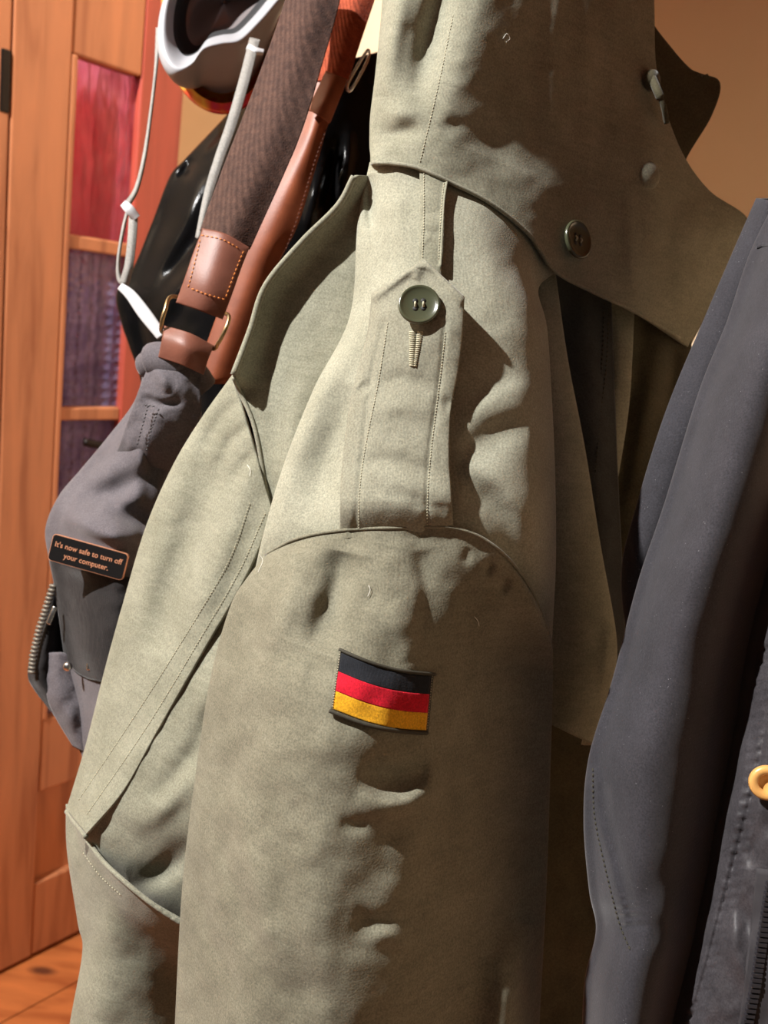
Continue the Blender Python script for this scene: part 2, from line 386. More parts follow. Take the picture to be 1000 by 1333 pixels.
tag(boxo('wall_left', DF, (s_l-1.6, 0, -.14), (s_l-.10, 2.85, -.02), M['plaster']), 'plaster wall beside the glazed pine door', 'wall', kind='structure')
fl = empty('floor', (0, 0, 0)); tag(fl, 'varnished pine floor boards below the door', 'floor', kind='structure')
for i in range(34):
    y0 = -.8+i*.125
    v, f = box_frame((0, 0, 0), DX, np.array([-DX[1], DX[0], 0]), DZ, (-2.2, -.6+i*.125, -.03), (3.0, -.6+i*.125+.122, 0)); o = obj('floor_board', v, f, M['floor'], fl, smooth=False); mesh_rec(o)
# unseen hat shelf with hooks, added to keep the lamp off the wall
rack = empty('added_shade_rack', WN*WC+WD*.0+DZ*1.93); tag(rack, 'added wooden hat shelf with hooks, out of view, shading the wall', 'added shade shelf')
M['shade_rack_wood'] = wood('shade_rack_pine', (178, 112, 70), (150, 88, 52), scale=(3, 14, 14), knot=False)
boxo('shelf', WF, (-.75, 1.985, -.47), (1.0, 2.01, -.001), M['shade_rack_wood'], rack, .004)
boxo('back_board', WF, (-.75, 1.94, -.022), (1.0, 1.985, -.001), M['shade_rack_wood'], rack, .003)
for hx in (-.5, -.2, .1, .4, .7):
    hk = WN*WC+WD*hx
    v, f = sweep(cr(np.array([hk+DZ*1.955-WN*.022, hk+DZ*1.945-WN*.05, hk+DZ*1.945-WN*.075, hk+DZ*1.965-WN*.085]), 20), .006, 10); obj('hook', v, f, M['dark_metal'], rack)
# glazed door
door = empty('door_1', DO+DX*s_gl); tag(door, 'varnished pine door with panes of textured glass', 'door', kind='structure')
def dbox(name, a, b, mt, parent=door, bev=.004): return boxo(name, DF, a, b, mt, parent, bev)
z_top = dq(130, 82)[1]; zm = [dq(110, 317)[1], dq(105, 539)[1], dq(100, 750)[1]]; z_gb = dq(60, 935)[1]; zp0 = dq(60, 1027)[1]; zp1 = dq(60, 1143)[1]
st = dbox('stile', (s_l, .01, -.035), (s_gl, 2.05, .005), M['wood'])
dbox('stile', (s_gr, .01, -.035), (s_tr, 2.05, .004), M['wood_red'])
dbox('rail', (s_gl, z_top, -.033), (s_gr, 2.05, .003), M['wood'])
dbox('rail', (s_gl, zp0, -.033), (s_gr, z_gb, .003), M['wood'])
dbox('rail', (s_gl, .01, -.033), (s_gr, zp1, .003), M['wood'])
dbox('panel', (s_gl-.005, zp1-.005, -.03), (s_gr+.005, zp0+.005, -.012), M['wood'])
dbox('bead', (s_gl, z_gb, -.03), (s_gl+.012, z_top, .006), M['wood']); 
for z in zm: dbox('muntin', (s_gl, z-.013, -.03), (s_gr, z+.013, .001), M['wood'])
def glass(name, c1, c2, cells):
    m, nt, b = mat(name, c1, .12, spec=.6); L = nt.links.new
    v = coords(nt, (1, 1, 1)); n = N(nt, 'ShaderNodeTexNoise', Scale=14.0, Detail=4.0, Distortion=1.0); L(v, n.inputs['Vector'])
    b.inputs['Transmission Weight'].default_value = .75; b.inputs['Roughness'].default_value = .2; b.inputs['IOR'].default_value = 1.2
    L(ramp(nt, n.outputs['Fac'], [(.3, c2), (.7, c1)]), b.inputs['Base Color'])
    bp = N(nt, 'ShaderNodeBump', Strength=.9, Distance=.012)
    vo = N(nt, 'ShaderNodeTexVoronoi' if cells else 'ShaderNodeTexNoise', Scale=55.0 if cells else 30.0)
    if cells: vo.inputs['Randomness'].default_value = .25
    L(coords(nt, (1, 1, 1) if cells else (1, 1, .35)), vo.inputs['Vector']); L(vo.outputs[0], bp.inputs['Height']); L(bp.outputs['Normal'], b.inputs['Normal']); return m
M['glass_red'] = glass('red_tinted_glass', (236, 150, 160), (214, 110, 130), False)
M['glass_violet'] = glass('violet_textured_glass', (190, 175, 210), (150, 134, 176), True)
zs = [z_top]+zm+[z_gb]
for i in range(4): dbox('pane', (s_gl-.004, zs[i+1]-.004, -.020), (s_gr+.004, zs[i]+.004, -.014), M['glass_red' if i == 0 else 'glass_violet'], bev=0)
# curtain in the room behind the glass
def curtain_mat():
    m, nt, b = mat('red_and_violet_curtain', (160, 40, 60), .9); L = nt.links.new; tc = N(nt, 'ShaderNodeTexCoord'); sp = N(nt, 'ShaderNodeSeparateXYZ'); L(tc.outputs['Object'], sp.inputs[0])
    n = N(nt, 'ShaderNodeTexNoise', Scale=9.0, Detail=5.0); L(coords(nt, (1, 1, .4)), n.inputs['Vector'])
    c = ramp(nt, n.outputs['Fac'], [(.3, (150, 22, 52)), (.55, (196, 40, 70)), (.75, (220, 70, 60))])
    c2 = ramp(nt, n.outputs['Fac'], [(.3, (80, 68, 122)), (.7, (150, 136, 190))])
    vo = N(nt, 'ShaderNodeTexVoronoi', Scale=16.0); L(coords(nt, (1, 1, .6)), vo.inputs['Vector'])
    c = mixc(nt, ramp(nt, vo.outputs['Distance'], [(.10, (255, 255, 255)), (.2, (0, 0, 0))]), c, lin((226, 150, 120)))
    c2 = mixc(nt, ramp(nt, vo.outputs['Distance'], [(.2, (255, 255, 255)), (.42, (0, 0, 0))]), c2, lin((214, 204, 232)))
    def band(z, c_lo, c_hi, soft=.05):
        ad = N(nt, 'ShaderNodeMath', operation='MULTIPLY_ADD'); L(n.outputs['Fac'], ad.inputs[0]); ad.inputs[1].default_value = .22; L(sp.outputs['Z'], ad.inputs[2])
        mr = N(nt, 'ShaderNodeMapRange'); mr.inputs['From Min'].default_value = z+.11; mr.inputs['From Max'].default_value = z+.11+soft; L(ad.outputs[0], mr.inputs['Value']); return mixc(nt, mr.outputs[0], c_lo, c_hi)
    c = band(Z_RED, lin((206, 176, 160)), c); c = band(Z_RED-.09, c2, c, .02); c = band(Z_TOP, c, lin((226, 206, 236)))
    L(c, b.inputs['Base Color']); return m
zc = lambda px, py: float(plane_hit(px, py, DN, DC-.60)[2])
Z_RED = zc(110, 335); Z_TOP = zc(130, 138)
M['curtain'] = curtain_mat()
cu = np.linspace(-.6, .9, 140); cz = np.linspace(.05, 2.3, 12); CUz, CU = np.meshgrid(cz, cu, indexing='ij')
CG = DO+DX*(s_gl+CU)[..., None]+DZ*CUz[..., None]+DN*(-.60+.02*np.sin(CU*55)+.008*np.sin(CU*130+CUz))[..., None]
co = obj('curtain', CG.reshape(-1, 3), grid_faces(12, 140), M['curtain'], origin=DO+DX*s_gl-DN*.60)
sm = co.modifiers.new('solid', 'SOLIDIFY'); sm.thickness = .003
tag(co, 'red and violet curtain seen through the door glass', 'curtain')
# lock plate and handle of the door
dbox('hinge', (s_l-.02, dq(2, 147)[1], -.02), (s_l-.002, dq(2, 62)[1], .006), M['dark_metal'])
hs, hz = dq(92, 571)
hp = np.array([DO+DX*(hs-.0)+DZ*(hz+.004)+DN*.05, DO+DX*(hs+.03)+DZ*(hz-.002)+DN*.055, DO+DX*(hs+.07)+DZ*(hz-.004)+DN*.055, DO+DX*(hs+.10)+DZ*hz+DN*.05, DO+DX*(hs+.115)+DZ*(hz+.004)+DN*.01])
v, f = sweep(cr(hp, 30), .008, 10); obj('door_handle', v, f, M['dark_metal'], door)

# ------------------------------------------------------------------ olive parka
base_p = W(480, 1500, .55); parka = empty('parka', base_p)
tag(parka, 'olive field parka with shoulder strap, flag patch and tall collar', 'jacket')
# shoulder
sh_net = [
 [(483,211,.540),(512,207,.528),(545,212,.524),(590,232,.524),(640,258,.530),(690,300,.542),(722,350,.560)],
 [(468,290,.543),(505,290,.522),(545,290,.511),(590,300,.508),(640,320,.513),(680,350,.528),(700,375,.553)],
 [(458,410,.533),(495,405,.512),(545,400,.500),(595,400,.496),(645,405,.498),(690,415,.510),(711,425,.540)],
 [(412,505,.530),(460,500,.507),(520,497,.493),(580,495,.489),(640,500,.490),(692,505,.500),(717,515,.530)],
 [(373,605,.527),(430,600,.502),(500,598,.486),(570,597,.480),(635,600,.481),(692,605,.491),(721,615,.525)],
 [(344,705,.525),(400,700,.500),(480,698,.484),(560,698,.477),(630,702,.479),(692,715,.491),(722,730,.525)],
 [(325,800,.548),(385,800,.535),(470,800,.522),(555,800,.518),(630,805,.522),(688,835,.540),(716,850,.560)]]
sh_folds = [
 ([(481,225),(481,265),(486,305)], 7, 9, -8),
 ([(540,335),(468,430),(405,530),(352,690)], 36, 18, 7),
 ([(468,500),(432,590),(400,690)], 22, 30, -9),
 ([(505,330),(470,400),(430,480)], 12, 18, -3),
 ([(600,590),(650,560),(690,560)], 26, 16, -4), ([(615,548),(650,520),(690,500)], 30, 14, 3),
 ([(600,600),(650,625),(705,690)], 16, 22, 4.5), ([(595,650),(640,660),(690,740)], 18, 22, -5),
 ([(600,470),(660,440),(705,430)], 30, 30, 1.5),
 ([(515,250),(520,320)], 14, 14, 2), ([(600,250),(640,330),(660,420)], 30, 40, 2.5)]
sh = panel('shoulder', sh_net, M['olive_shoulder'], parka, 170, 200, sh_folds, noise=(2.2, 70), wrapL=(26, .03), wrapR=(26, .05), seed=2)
SH = surf(sh)
# yoke, the front edge of the open coat
yl = [(462,228,.556),(440,268,.562),(392,315,.568),(345,372,.572),(325,430,.572),(303,490,.566),(330,555,.556),(345,630,.552),(350,700,.555)]
yr = [(515,230,.552),(510,290,.552),(505,350,.550),(490,410,.548),(468,470,.546),(450,530,.545),(430,590,.545),(410,650,.545),(400,720,.55)]
yk_net = [[tuple(np.array(a)*(1-t)+np.array(b)*t - np.array([0, 0, .004*math.sin(math.pi*t)])) for t in (0, .25, .5, .75, 1)] for a, b in zip(yl, yr)]
yk = panel('yoke', yk_net, M['olive'], parka, 90, 150, [
 ([(462,228),(440,268),(392,315),(345,372),(325,430),(305,486)], 17, 17, 20, 'f'),
 ([(400,470),(380,560),(372,640)], 14, 20, 3), ([(352,450),(350,520),(365,600)], 16, 16, -3)], noise=(2.5, 70), seed=3)
YK = surf(yk)
tubeP('front_edge', [(461,230),(440,268),(393,315),(346,372),(326,430),(304,488)], .0022, M['olive2'], parka, base=YK, off=.0012)
tubeP('yoke_seam', [(304,492),(330,552),(345,628),(352,662)], .0014, M['olive2'], parka, base=YK, off=.0008)
# front panel with stitched edge
el = [(303,490,.572),(262,548,.585),(225,610,.592),(190,690,.598),(160,790,.602),(135,880,.605),(112,970,.607),(86,1055,.608)]
er = [(353,660,.546),(338,712,.545),(310,770,.546),(275,830,.548),(240,890,.550),(200,960,.553),(160,1030,.557),(112,1086,.565)]
f_net = [[tuple(np.array(a)*(1-t)+np.array(b)*t-np.array([0, 0, .007*math.sin(math.pi*t)])) for t in (0, .2, .4, .6, .8, 1)] for a, b in zip(el, er)]
fp = panel('front_panel', f_net, M['olive'], parka, 110, 200, [
 ([(292,590),(252,690),(198,860)], 28, 20, -10), ([(328,600),(298,700),(240,840)], 18, 20, 5), ([(250,600),(205,720),(160,850)], 18, 20, 4),
 ([(318,520),(290,540),(262,590)], 9, 9, -2.5), ([(328,548),(300,575),(285,610)], 8, 8, -2.5), ([(335,585),(312,610),(300,640)], 8, 8, -2.5),
 ([(180,900),(150,960),(115,1030)], 18, 18, -3), ([(352,668),(322,742),(275,824),(200,952),(118,1078)], 15, 15, 2.2, 'f'),
 ([(110,1040),(100,1060),(95,1075)], 8, 8, -2.5)], noise=(2.5, 60), wrapL=(22, .03), seed=5)
FP = surf(fp)
stitches('stitching', [[(345,668),(312,742),(270,815),(195,940),(112,1062)], [(325,655),(300,725),(258,800),(180,925),(100,1045)]], M['thread'], parka, FP, .0006)
b_l = [(346,672,.5495),(328,722,.5485),(299,780,.5495),(262,842,.5515),(226,903,.5525),(187,973,.5545),(146,1043,.559),(112,1086,.570),(112,1130,.596)]
b_r = [(420,720,.535),(420,800,.525),(410,880,.52),(390,960,.518),(370,1030,.52),(350,1110,.53),(330,1190,.545),(312,1240,.565),(310,1290,.60)]
b_net = [[tuple(np.array(a)*(1-t)+np.array(b)*t-np.array([0, 0, .008*math.sin(math.pi*t)])) for t in (0, .2, .4, .6, .8, 1)] for a, b in zip(b_l, b_r)]
fb = panel('side_panel', b_net, M['olive'], parka, 110, 170, [
 ([(285,905),(250,985),(195,1045)], 16, 18, -8), ([(250,985),(215,1045),(165,1085)], 26, 18, 6),
 ([(280,860),(262,960),(250,1060)], 20, 20, 3), ([(255,1095),(205,1140),(165,1150)], 18, 14, -7), ([(145,1060),(130,1085)], 10, 10, -2)], noise=(2.5, 60), seed=6)
FB = surf(fb)
lw_t = [(86,1048,.616),(97,1064,.606),(109,1090,.578),(160,1150,.552),(232,1198,.546),(320,1240,.556)]
lw_net = [lw_t,
 [(88,1110,.614),(102,1125,.596),(130,1150,.574),(175,1190,.562),(240,1230,.566),(320,1270,.58)],
 [(102,1200,.612),(120,1200,.592),(150,1210,.576),(190,1230,.576),(245,1270,.590),(320,1300,.61)],
 [(108,1240,.610),(124,1242,.592),(152,1255,.578),(192,1280,.580),(245,1310,.598),(320,1340,.62)],
 [(92,1333,.61),(112,1336,.590),(145,1340,.580),(190,1350,.584),(245,1370,.602),(320,1390,.625)],
 [(78,1440,.61),(100,1440,.592),(140,1440,.582),(190,1440,.586),(245,1440,.605),(320,1440,.63)]]
lw = panel('lower_front', lw_net, M['olive'], parka, 90, 110, [
 ([(108,1110),(100,1160),(112,1230)], 9, 9, -5), ([(150,1170),(135,1230),(120,1330)], 16, 22, 4)],
 noise=(2.5, 60), wrapL=(20, .03), seed=8)
LW = surf(lw)
tubeP('hem_seam', [(112,1092),(135,1122),(165,1150),(200,1178),(236,1202)], .0016, M['olive2'], parka, base=LW, off=.0022)
tubeP('hem_seam', [(87,1056,.604),(97,1070,.590),(112,1089,.566)], .0018, M['olive2'], parka)
stitches('stitching', [[(108,1110),(130,1140),(160,1168)]], M['thread'], parka, LW, .0008)
# panels behind the sleeve, towards the wall
bk_l = [(660,300,.575),(680,400,.578),(680,550,.58),(680,700,.58),(680,830,.58),(690,900,.58),(700,935,.58)]
bk_r = [(722,350,.572),(738,463,.592),(760,580,.600),(780,707,.606),(801,832,.606),(795,890,.606),(774,970,.606)]
bk_net = [[tuple(np.array(a)*(1-t)+np.array(b)*t-np.array([0, 0, .012*math.sin(math.pi*t)])) for t in (0, .25, .5, .75, 1)] for a, b in zip(bk_l, bk_r)]
bkp = panel('back_panel', bk_net, M['olive'], parka, 60, 140, [([(720,440),(745,600),(770,800)], 14, 14, 2), ([(795,800),(790,850),(785,900)], 8, 8, 3)], noise=(2, 60), wrapR=(14, .03), seed=9)
panel('lining', [[(712,310,.612),(750,330,.612),(795,350,.625)],[(725,460,.615),(765,470,.614),(800,490,.628)],[(745,600,.62),(775,600,.618),(805,620,.63)],[(760,760,.625),(785,760,.622),(812,770,.635)],[(770,900,.63),(790,900,.628),(815,900,.64)]], M['slate'], parka, 40, 80, noise=(2, 50))
stitches('stitching', [[(793,396,.6235),(790,470,.6225),(782,540,.62),(775,620,.617)],[(787,394,.6225),(784,470,.621),(776,540,.618)]], M['thread_dark'], parka, r=.0006, step=6)
panel('facing', [[(778,340,.632),(800,345,.628),(826,350,.632)],[(782,450,.634),(805,460,.628),(822,470,.632)],[(782,540,.636),(800,540,.63),(816,545,.636)],[(775,640,.638),(790,640,.632),(800,645,.638)],[(765,720,.64),(776,725,.634),(784,730,.64)],[(755,780,.642),(765,785,.636),(770,790,.642)]], M['olive'], parka, 40, 90, noise=(1.5, 50), wrapR=(8, .012))
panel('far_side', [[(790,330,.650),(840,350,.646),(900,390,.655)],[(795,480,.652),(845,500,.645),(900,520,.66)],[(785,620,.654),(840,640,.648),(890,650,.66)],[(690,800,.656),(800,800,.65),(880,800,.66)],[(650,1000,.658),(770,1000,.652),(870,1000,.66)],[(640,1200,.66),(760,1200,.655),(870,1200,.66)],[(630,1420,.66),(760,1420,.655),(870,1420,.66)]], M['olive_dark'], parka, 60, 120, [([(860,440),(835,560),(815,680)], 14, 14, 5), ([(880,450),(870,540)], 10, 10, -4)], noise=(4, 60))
# collar
c_right = [(860,-430,.60),(852,-270,.60),(845,-120,.60),(850,0,.604),(853,95,.608),(880,188,.622),(916,248,.640),(964,288,.660),(950,335,.664),(893,450,.655)]
c_left = [(525,-430,.56),(515,-270,.552),(506,-120,.548),(500,0,.547),(491,95,.546),(484,150,.545),(483,178,.544),(483,192,.542),(484,203,.536),(484,214,.534)]
c_b = [(512,213,.524),(545,219,.517),(590,239,.517),(640,265,.523),(690,306,.535),(722,352,.552),(772,380,.580),(825,405,.606)]
xs0 = [535, 575, 615, 658, 700, 742, 785, 822]; dd0 = [.528, .520, .522, .530, .542, .557, .574, .590]
def crow(y, dx): return [(x+dx, y, d) for x, d in zip(xs0, dd0)]
r0, r1, r2 = crow(-120, 6), crow(0, 0), crow(95, -8)
r3 = [(514,155,.527),(553,160,.519),(597,168,.522),(642,180,.531),(692,194,.545),(742,204,.561),(792,208,.581),(838,202,.598)]
rows_i = [crow(-430, 20), crow(-270, 12), r0, r1, r2, r3]
for t in (.35, .58, .78, 1.0): rows_i.append([tuple(np.array(a)*(1-t)+np.array(b)*t) for a, b in zip(r3, c_b)])
c_net = [[l]+m+[r] for l, m, r in zip(c_left, rows_i, c_right)]
cl = panel('collar', c_net, M['olive'], parka, 170, 210, [
 ([(530,-60),(510,50),(500,130)], 16, 18, 11), ([(588,-60),(560,50),(542,130)], 16, 16, -11), ([(645,-60),(606,80),(570,190)], 24, 40, 5),
 ([(522,146)], 22, 12, 3.5), ([(494,170),(515,174),(550,168)], 11, 11, -4), ([(590,164)], 20, 10, -2),
 ([(688,-40),(672,100),(668,240)], 18, 18, .6), ([(735,-40),(722,90),(725,210)], 14, 14, 2.2), ([(770,-60),(764,90),(770,240)], 13, 13, 2.2), ([(808,-60),(800,80),(812,200)], 12, 12, 2.2),
 ([(706,-40),(696,90),(700,230)], 12, 12, -1.5), ([(830,130),(845,200),(850,330)], 14, 14, 3), ([(820,250),(822,330),(830,390)], 10, 10, 3), ([(880,250),(870,320),(850,390)], 18, 18, -3)],
 noise=(2, 55), wrapL=(24, .03), wrapR=(16, .012), seed=11)
CL = surf(cl)
tubeP('collar_seam', [(485,212),(513,213),(545,219),(590,239),(640,265),(690,306),(722,352),(772,380),(825,405),(885,440)], .0013, M['olive2'], parka, base=CL, off=.0009)
stitches('stitching', [[(590,20),(571,110),(552,190),(546,214)]], M['thread'], parka, CL, .0003)
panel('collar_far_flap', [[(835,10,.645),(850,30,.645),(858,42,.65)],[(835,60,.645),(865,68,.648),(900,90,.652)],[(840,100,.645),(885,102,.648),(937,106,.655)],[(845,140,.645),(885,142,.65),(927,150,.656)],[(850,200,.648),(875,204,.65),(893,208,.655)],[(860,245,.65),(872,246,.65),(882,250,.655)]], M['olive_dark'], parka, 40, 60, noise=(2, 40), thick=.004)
tubeP('collar_loop', [(848,100,.600),(856,118,.594),(864,138,.596),(868,160,.604)], [.003]*16+[.002]*16, M['olive_dark'], parka, samples=32)
# far buttons of the collar
def button(parent, px, py, d, r, n, mt, thread=True, th=.0032):
    c = W(px, py, d)
    prof = [(r*.80, -th*.5), (r*.97, -th*.2), (r, th*.15), (r*.97, th*.5), (r*.91, th*.6), (r*.84, th*.42), (r*.74, th*.22), (r*.4, th*.16), (.0002, th*.14)]
    b = lathe_at('button', prof, c, n, mt, parent)
    n = np.array(n)/np.linalg.norm(n); x = np.cross(np.cross(n, R3[:, 0]), n); x /= np.linalg.norm(x); y = np.cross(n, x)
    if thread:
        hs = []
        for a in (-1, 1):
            for b2 in (-1, 1):
                p = c+(x*a+y*b2)*r*.19+n*th*.17
                hs.append(p); lathe_at('hole', [(r*.13, -.0001), (r*.13, .00012), (.0001, .00014)], p, n, M['hole'], b, 12)
        for p, q in ((hs[1]*.85+hs[0]*.15, hs[0]*.8+hs[1]*.2), (hs[3]*.8+hs[2]*.2, hs[2]*.85+hs[3]*.15)):
            m2 = (p+q)/2+n*.0012; v, f = sweep(cr(np.array([p, m2, q]), 10), .00062, 6); obj('thread', v, f, M['thread'], b)
    return b
cm = R3[:, 2]; cx = R3[:, 0]; cyv = R3[:, 1]
dB = float(CL(752, 312))-.006
button(parka, 752, 312, dB, .0128, cm*.80-cx*-.62+cyv*.05, M['button'])
dB2 = float(CL(845, 228))+.001
lathe_at('covered_button', [(.0095, -.003), (.0098, 0), (.009, .0018), (.006, .003), (.0002, .0034)], W(845, 228, dB2), cm*.85+cx*.5, M['olive'], parka)
lathe_at('covered_button', [(.007, -.003), (.0072, 0), (.006, .003), (.0002, .004)], W(849, 104, .601), cm*.8+cx*.6, M['olive_dark'], parka)
# strap running from the collar under the shoulder strap
st_net = [[(546,218,0),(565,222,0),(584,233,0)],[(547,260,0),(563,262,0),(579,265,0)],[(546,310,0),(561,312,0),(576,315,0)],[(545,352,0),(560,360,0),(574,370,0)]]
us = panel('under_strap', st_net, M['olive'], parka, 40, 80, [([(548,275),(574,280)], 6, 6, -1.2), ([(548,300),(574,304)], 6, 6, -1.2), ([(583,235),(579,265),(575,345)], 3, 7, 2.5, 'f')], base=SH, off=.0045, puff=1.5, pw=5)
stitches('stitching', [[(552,225),(552,280),(550,338)],[(578,238),(574,280),(571,340)]], M['thread'], us.o, surf(us), .0004, step=3.6)
# shoulder strap
sm0 = Surf(); _A = cr(np.stack([cr(np.array(r), 170) for r in sh_net]), 200); sm0.px, sm0.py, sm0.d = [_A[..., k].ravel() for k in range(3)]; SH0 = surf(sm0)
el_ = cr(np.array([(484,381),(479,430),(466,480),(455,530),(447,590),(443,640),(442,700)]), 30)
er_ = cr(np.array([(605,386),(602,440),(596,488),(587,535),(585,595),(588,645),(591,700)]), 30)
ap = np.array((552, 337.))
ep_rows = []
for t in np.linspace(0.02, 1, 9)[:-1]: ep_rows.append((ap*(1-t)+el_[0]*t, ap*(1-t)+er_[0]*t))
ep_rows += list(zip(el_, er_))
def lift(y): return .0085*min(1, max(0, (y-655)/40.))-.0001 -.0075*math.exp(-((y-400)/90.)**2)-.002*math.exp(-((y-640)/60.)**2)
ep_net = [[(a[0]*(1-t)+b[0]*t, a[1]*(1-t)+b[1]*t, lift(a[1]*(1-t)+b[1]*t)) for t in (0, .25, .5, .75, 1)] for a, b in ep_rows]
ep = panel('shoulder_strap', ep_net, M['olive2'], parka, 90, 170, [
 ([(486,386),(552,345),(602,390)], 7, 9, 3.2, 'f'), ([(500,420),(482,500),(462,690)], 4, 4, -.9, 'f'), ([(580,420),(572,500),(558,600),(556,690)], 4, 4, -.9, 'f'),
 ([(490,500),(530,495),(575,510)], 12, 12, -2), ([(475,540),(520,530),(570,545)], 10, 14, 1.5), ([(460,605),(510,600),(575,625)], 12, 12, -2.2), ([(500,640),(540,650),(585,665)], 10, 10, -2), ([(540,365),(545,350)], 7, 7, 2),
 ([(468,500),(480,510)], 12, 12, -2), ([(590,520),(575,530)], 10, 10, -2)], thick=.0035, base=SH0, off=.0095, puff=1.6, linv=True, noise=(1.2, 40), pw=6, seed=13)
EP = surf(ep)
stitches('stitching', [[(505,420),(492,500),(476,580),(468,640),(467,692)],[(580,432),(572,500),(562,580),(557,640),(556,692)]], M['thread'], ep.o, EP, .0004, step=3.8)
bb = button(ep.o, 546, 397, float(EP(546, 397))-.0048, .0120, cm*.97-cx*.05+cyv*.22, M['button'])
lathe_at('button_shank', [(.003, -.0045), (.0028, .002), (.0002, .002)], W(546, 398, float(EP(546, 397))-.0022), cm, M['thread'], ep.o, 12)
bh = []
for i in range(17):
    y = 432+i*2.7; bh.append([(533+.0*i, y), (541-.1*i, y+.8)]); bh.append([(551-.55*i, y+.3), (543.5-.3*i, y+.8)])
V, Fc = [], []
for a, b in bh:
    xs = np.array([a[0], (a[0]+b[0])/2, b[0]]); ys = np.array([a[1], (a[1]+b[1])/2, b[1]]); v, f = sweep(W(xs, ys, EP(xs, ys)-np.array([.0003, .0008, .0003])), .00042, 5); k = sum(len(q) for q in V); V.append(v); Fc += [[q+k for q in g] for g in f]
obj('buttonhole', np.concatenate(V), Fc, M['thread'], ep.o)

# sleeve
s0 = [(346,724),(385,704),(440,692),(515,688),(590,688),(645,713),(690,766),(717,834)]
s0 = [(x, y, float(SH(x, y))-.006) for x, y in s0]; s0[0] = (346, 724, .528); s0[-1] = (717, 834, .545)
sl_rows = [s0,
 [(322,752,.520),(372,735,.494),(435,722,.479),(515,716,.471),(592,718,.472),(652,745,.483),(697,795,.502),(719,850,.535)],
 bulge_row((300,790), (719,868), .526, .460, .540, sag=-14, k=.82),
 bulge_row((275,880), (719,910), .531, .450, .542, sag=-6, k=.82),
 bulge_row((256,1000), (716,1012), .535, .444, .545, k=.82),
 bulge_row((238,1150), (711,1160), .536, .443, .545, k=.82),
 bulge_row((228,1333), (702,1335), .536, .447, .545, k=.82),
 bulge_row((222,1480), (695,1480), .536, .452, .545, k=.82)]
sl_folds = [
 ([(398,712),(374,770),(345,850)], 26, 24, 8), ([(450,716),(436,775),(410,850)], 20, 36, -14),
 ([(482,778)], 15, 15, -3), ([(505,785),(520,810),(540,860)], 16, 22, 5), ([(470,700),(462,760),(445,830)], 14, 16, 2),
 ([(545,715),(556,770),(548,820)], 10, 24, -4),
 ([(500,905)], 75, 60, 5), ([(470,995),(505,1012),(560,1000)], 20, 20, -7), ([(462,1030),(500,1048),(550,1032),(582,985)], 18, 12, 6),
 ([(440,1070),(460,1075),(480,1072)], 10, 10, -3), ([(560,1010),(530,1120),(500,1200)], 22, 22, 3), ([(460,1190),(490,1200),(510,1190)], 14, 10, -4), ([(480,1225),(510,1220),(540,1240)], 12, 14, 3),
 ([(275,1060),(300,1140),(340,1260)], 10, 12, -2.5), ([(300,1010),(325,1120),(360,1240)], 12, 12, 2.5), ([(250,1130),(275,1220),(320,1320)], 10, 10, -2), ([(390,1080),(380,1180),(400,1300)], 22, 22, -2.5),
 ([(330,960),(300,1000),(290,1050)], 14, 14, -2.5), ([(690,1200),(668,1280),(656,1480)], 34, 30, 30),
 ([(640,730),(632,752)], 6, 6, -3.5), ([(662,752),(650,775)], 6, 6, -3.5), ([(610,712),(606,735)], 6, 6, -1.5), ([(390,720),(396,740)], 6, 6, -2),
 ([(600,760),(610,900),(620,1100)], 40, 60, -4)]
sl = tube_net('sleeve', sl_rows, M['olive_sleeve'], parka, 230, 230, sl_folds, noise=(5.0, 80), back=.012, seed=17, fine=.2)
SL = surf(sl)
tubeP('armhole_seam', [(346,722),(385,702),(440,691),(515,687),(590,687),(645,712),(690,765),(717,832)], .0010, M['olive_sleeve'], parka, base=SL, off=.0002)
# flag patch
TL, TR, BR, BL = map(np.array, ((444., 848.), (563., 879.), (556., 953.), (433., 925.)))
def fq(u, v):
    p = (TL*(1-u)+TR*u)*(1-v)+(BL*(1-u)+BR*u)*v; p[1] += 7*math.sin(math.pi*u)*(1 if True else 0); return p
def fpanel(name, u0, u1, v0, v1, m, parent, off, nu=40, nv=14, **k):
    net = [[(*fq(u0+(u1-u0)*i/4, v0+(v1-v0)*j/2), 0) for i in range(5)] for j in range(3)]
    return panel(name, net, m, parent, nu, nv, base=SL, off=off, thick=.0008, fine=.05, **k)
pat = fpanel('flag_patch', -.015, 1.015, -.03, 1.03, M['thread_dark'], parka, .0018, puff=.4, pw=3)
pat.o['label'] = 'black red and gold flag patch'
fpanel('stripe', .0, .99, .02, .335, M['flag_black'], pat.o, .0024); fpanel('stripe', 0, .99, .335, .665, M['flag_red'], pat.o, .0025); fpanel('stripe', 0, .99, .665, .97, M['flag_gold'], pat.o, .0024)
bl = []
for seg in (((-.005, -.01), (1.0, -.01)), ((-.01, 1.0), (1.0, 1.0)), ((-.008, 0), (-.008, 1)), ((1.0, 0), (1.0, 1))):
    bl.append([tuple(fq(seg[0][0]*(1-t)+seg[1][0]*t, seg[0][1]*(1-t)+seg[1][1]*t)) for t in np.linspace(0, 1, 7)])
stitches('border_stitching', bl, M['thread'], pat.o, SL, .0030, step=3.4, r=.00030)
tubeP('border', [tuple(fq(u, -.02)) for u in np.linspace(-.02, 1.03, 8)], .0010, M['thread_dark'], pat.o, base=SL, off=.0026, n=6)
tubeP('border', [tuple(fq(u, 1.02)) for u in np.linspace(-.03, 1.0, 8)], .0012, M['thread_dark'], pat.o, base=SL, off=.0026, n=6)
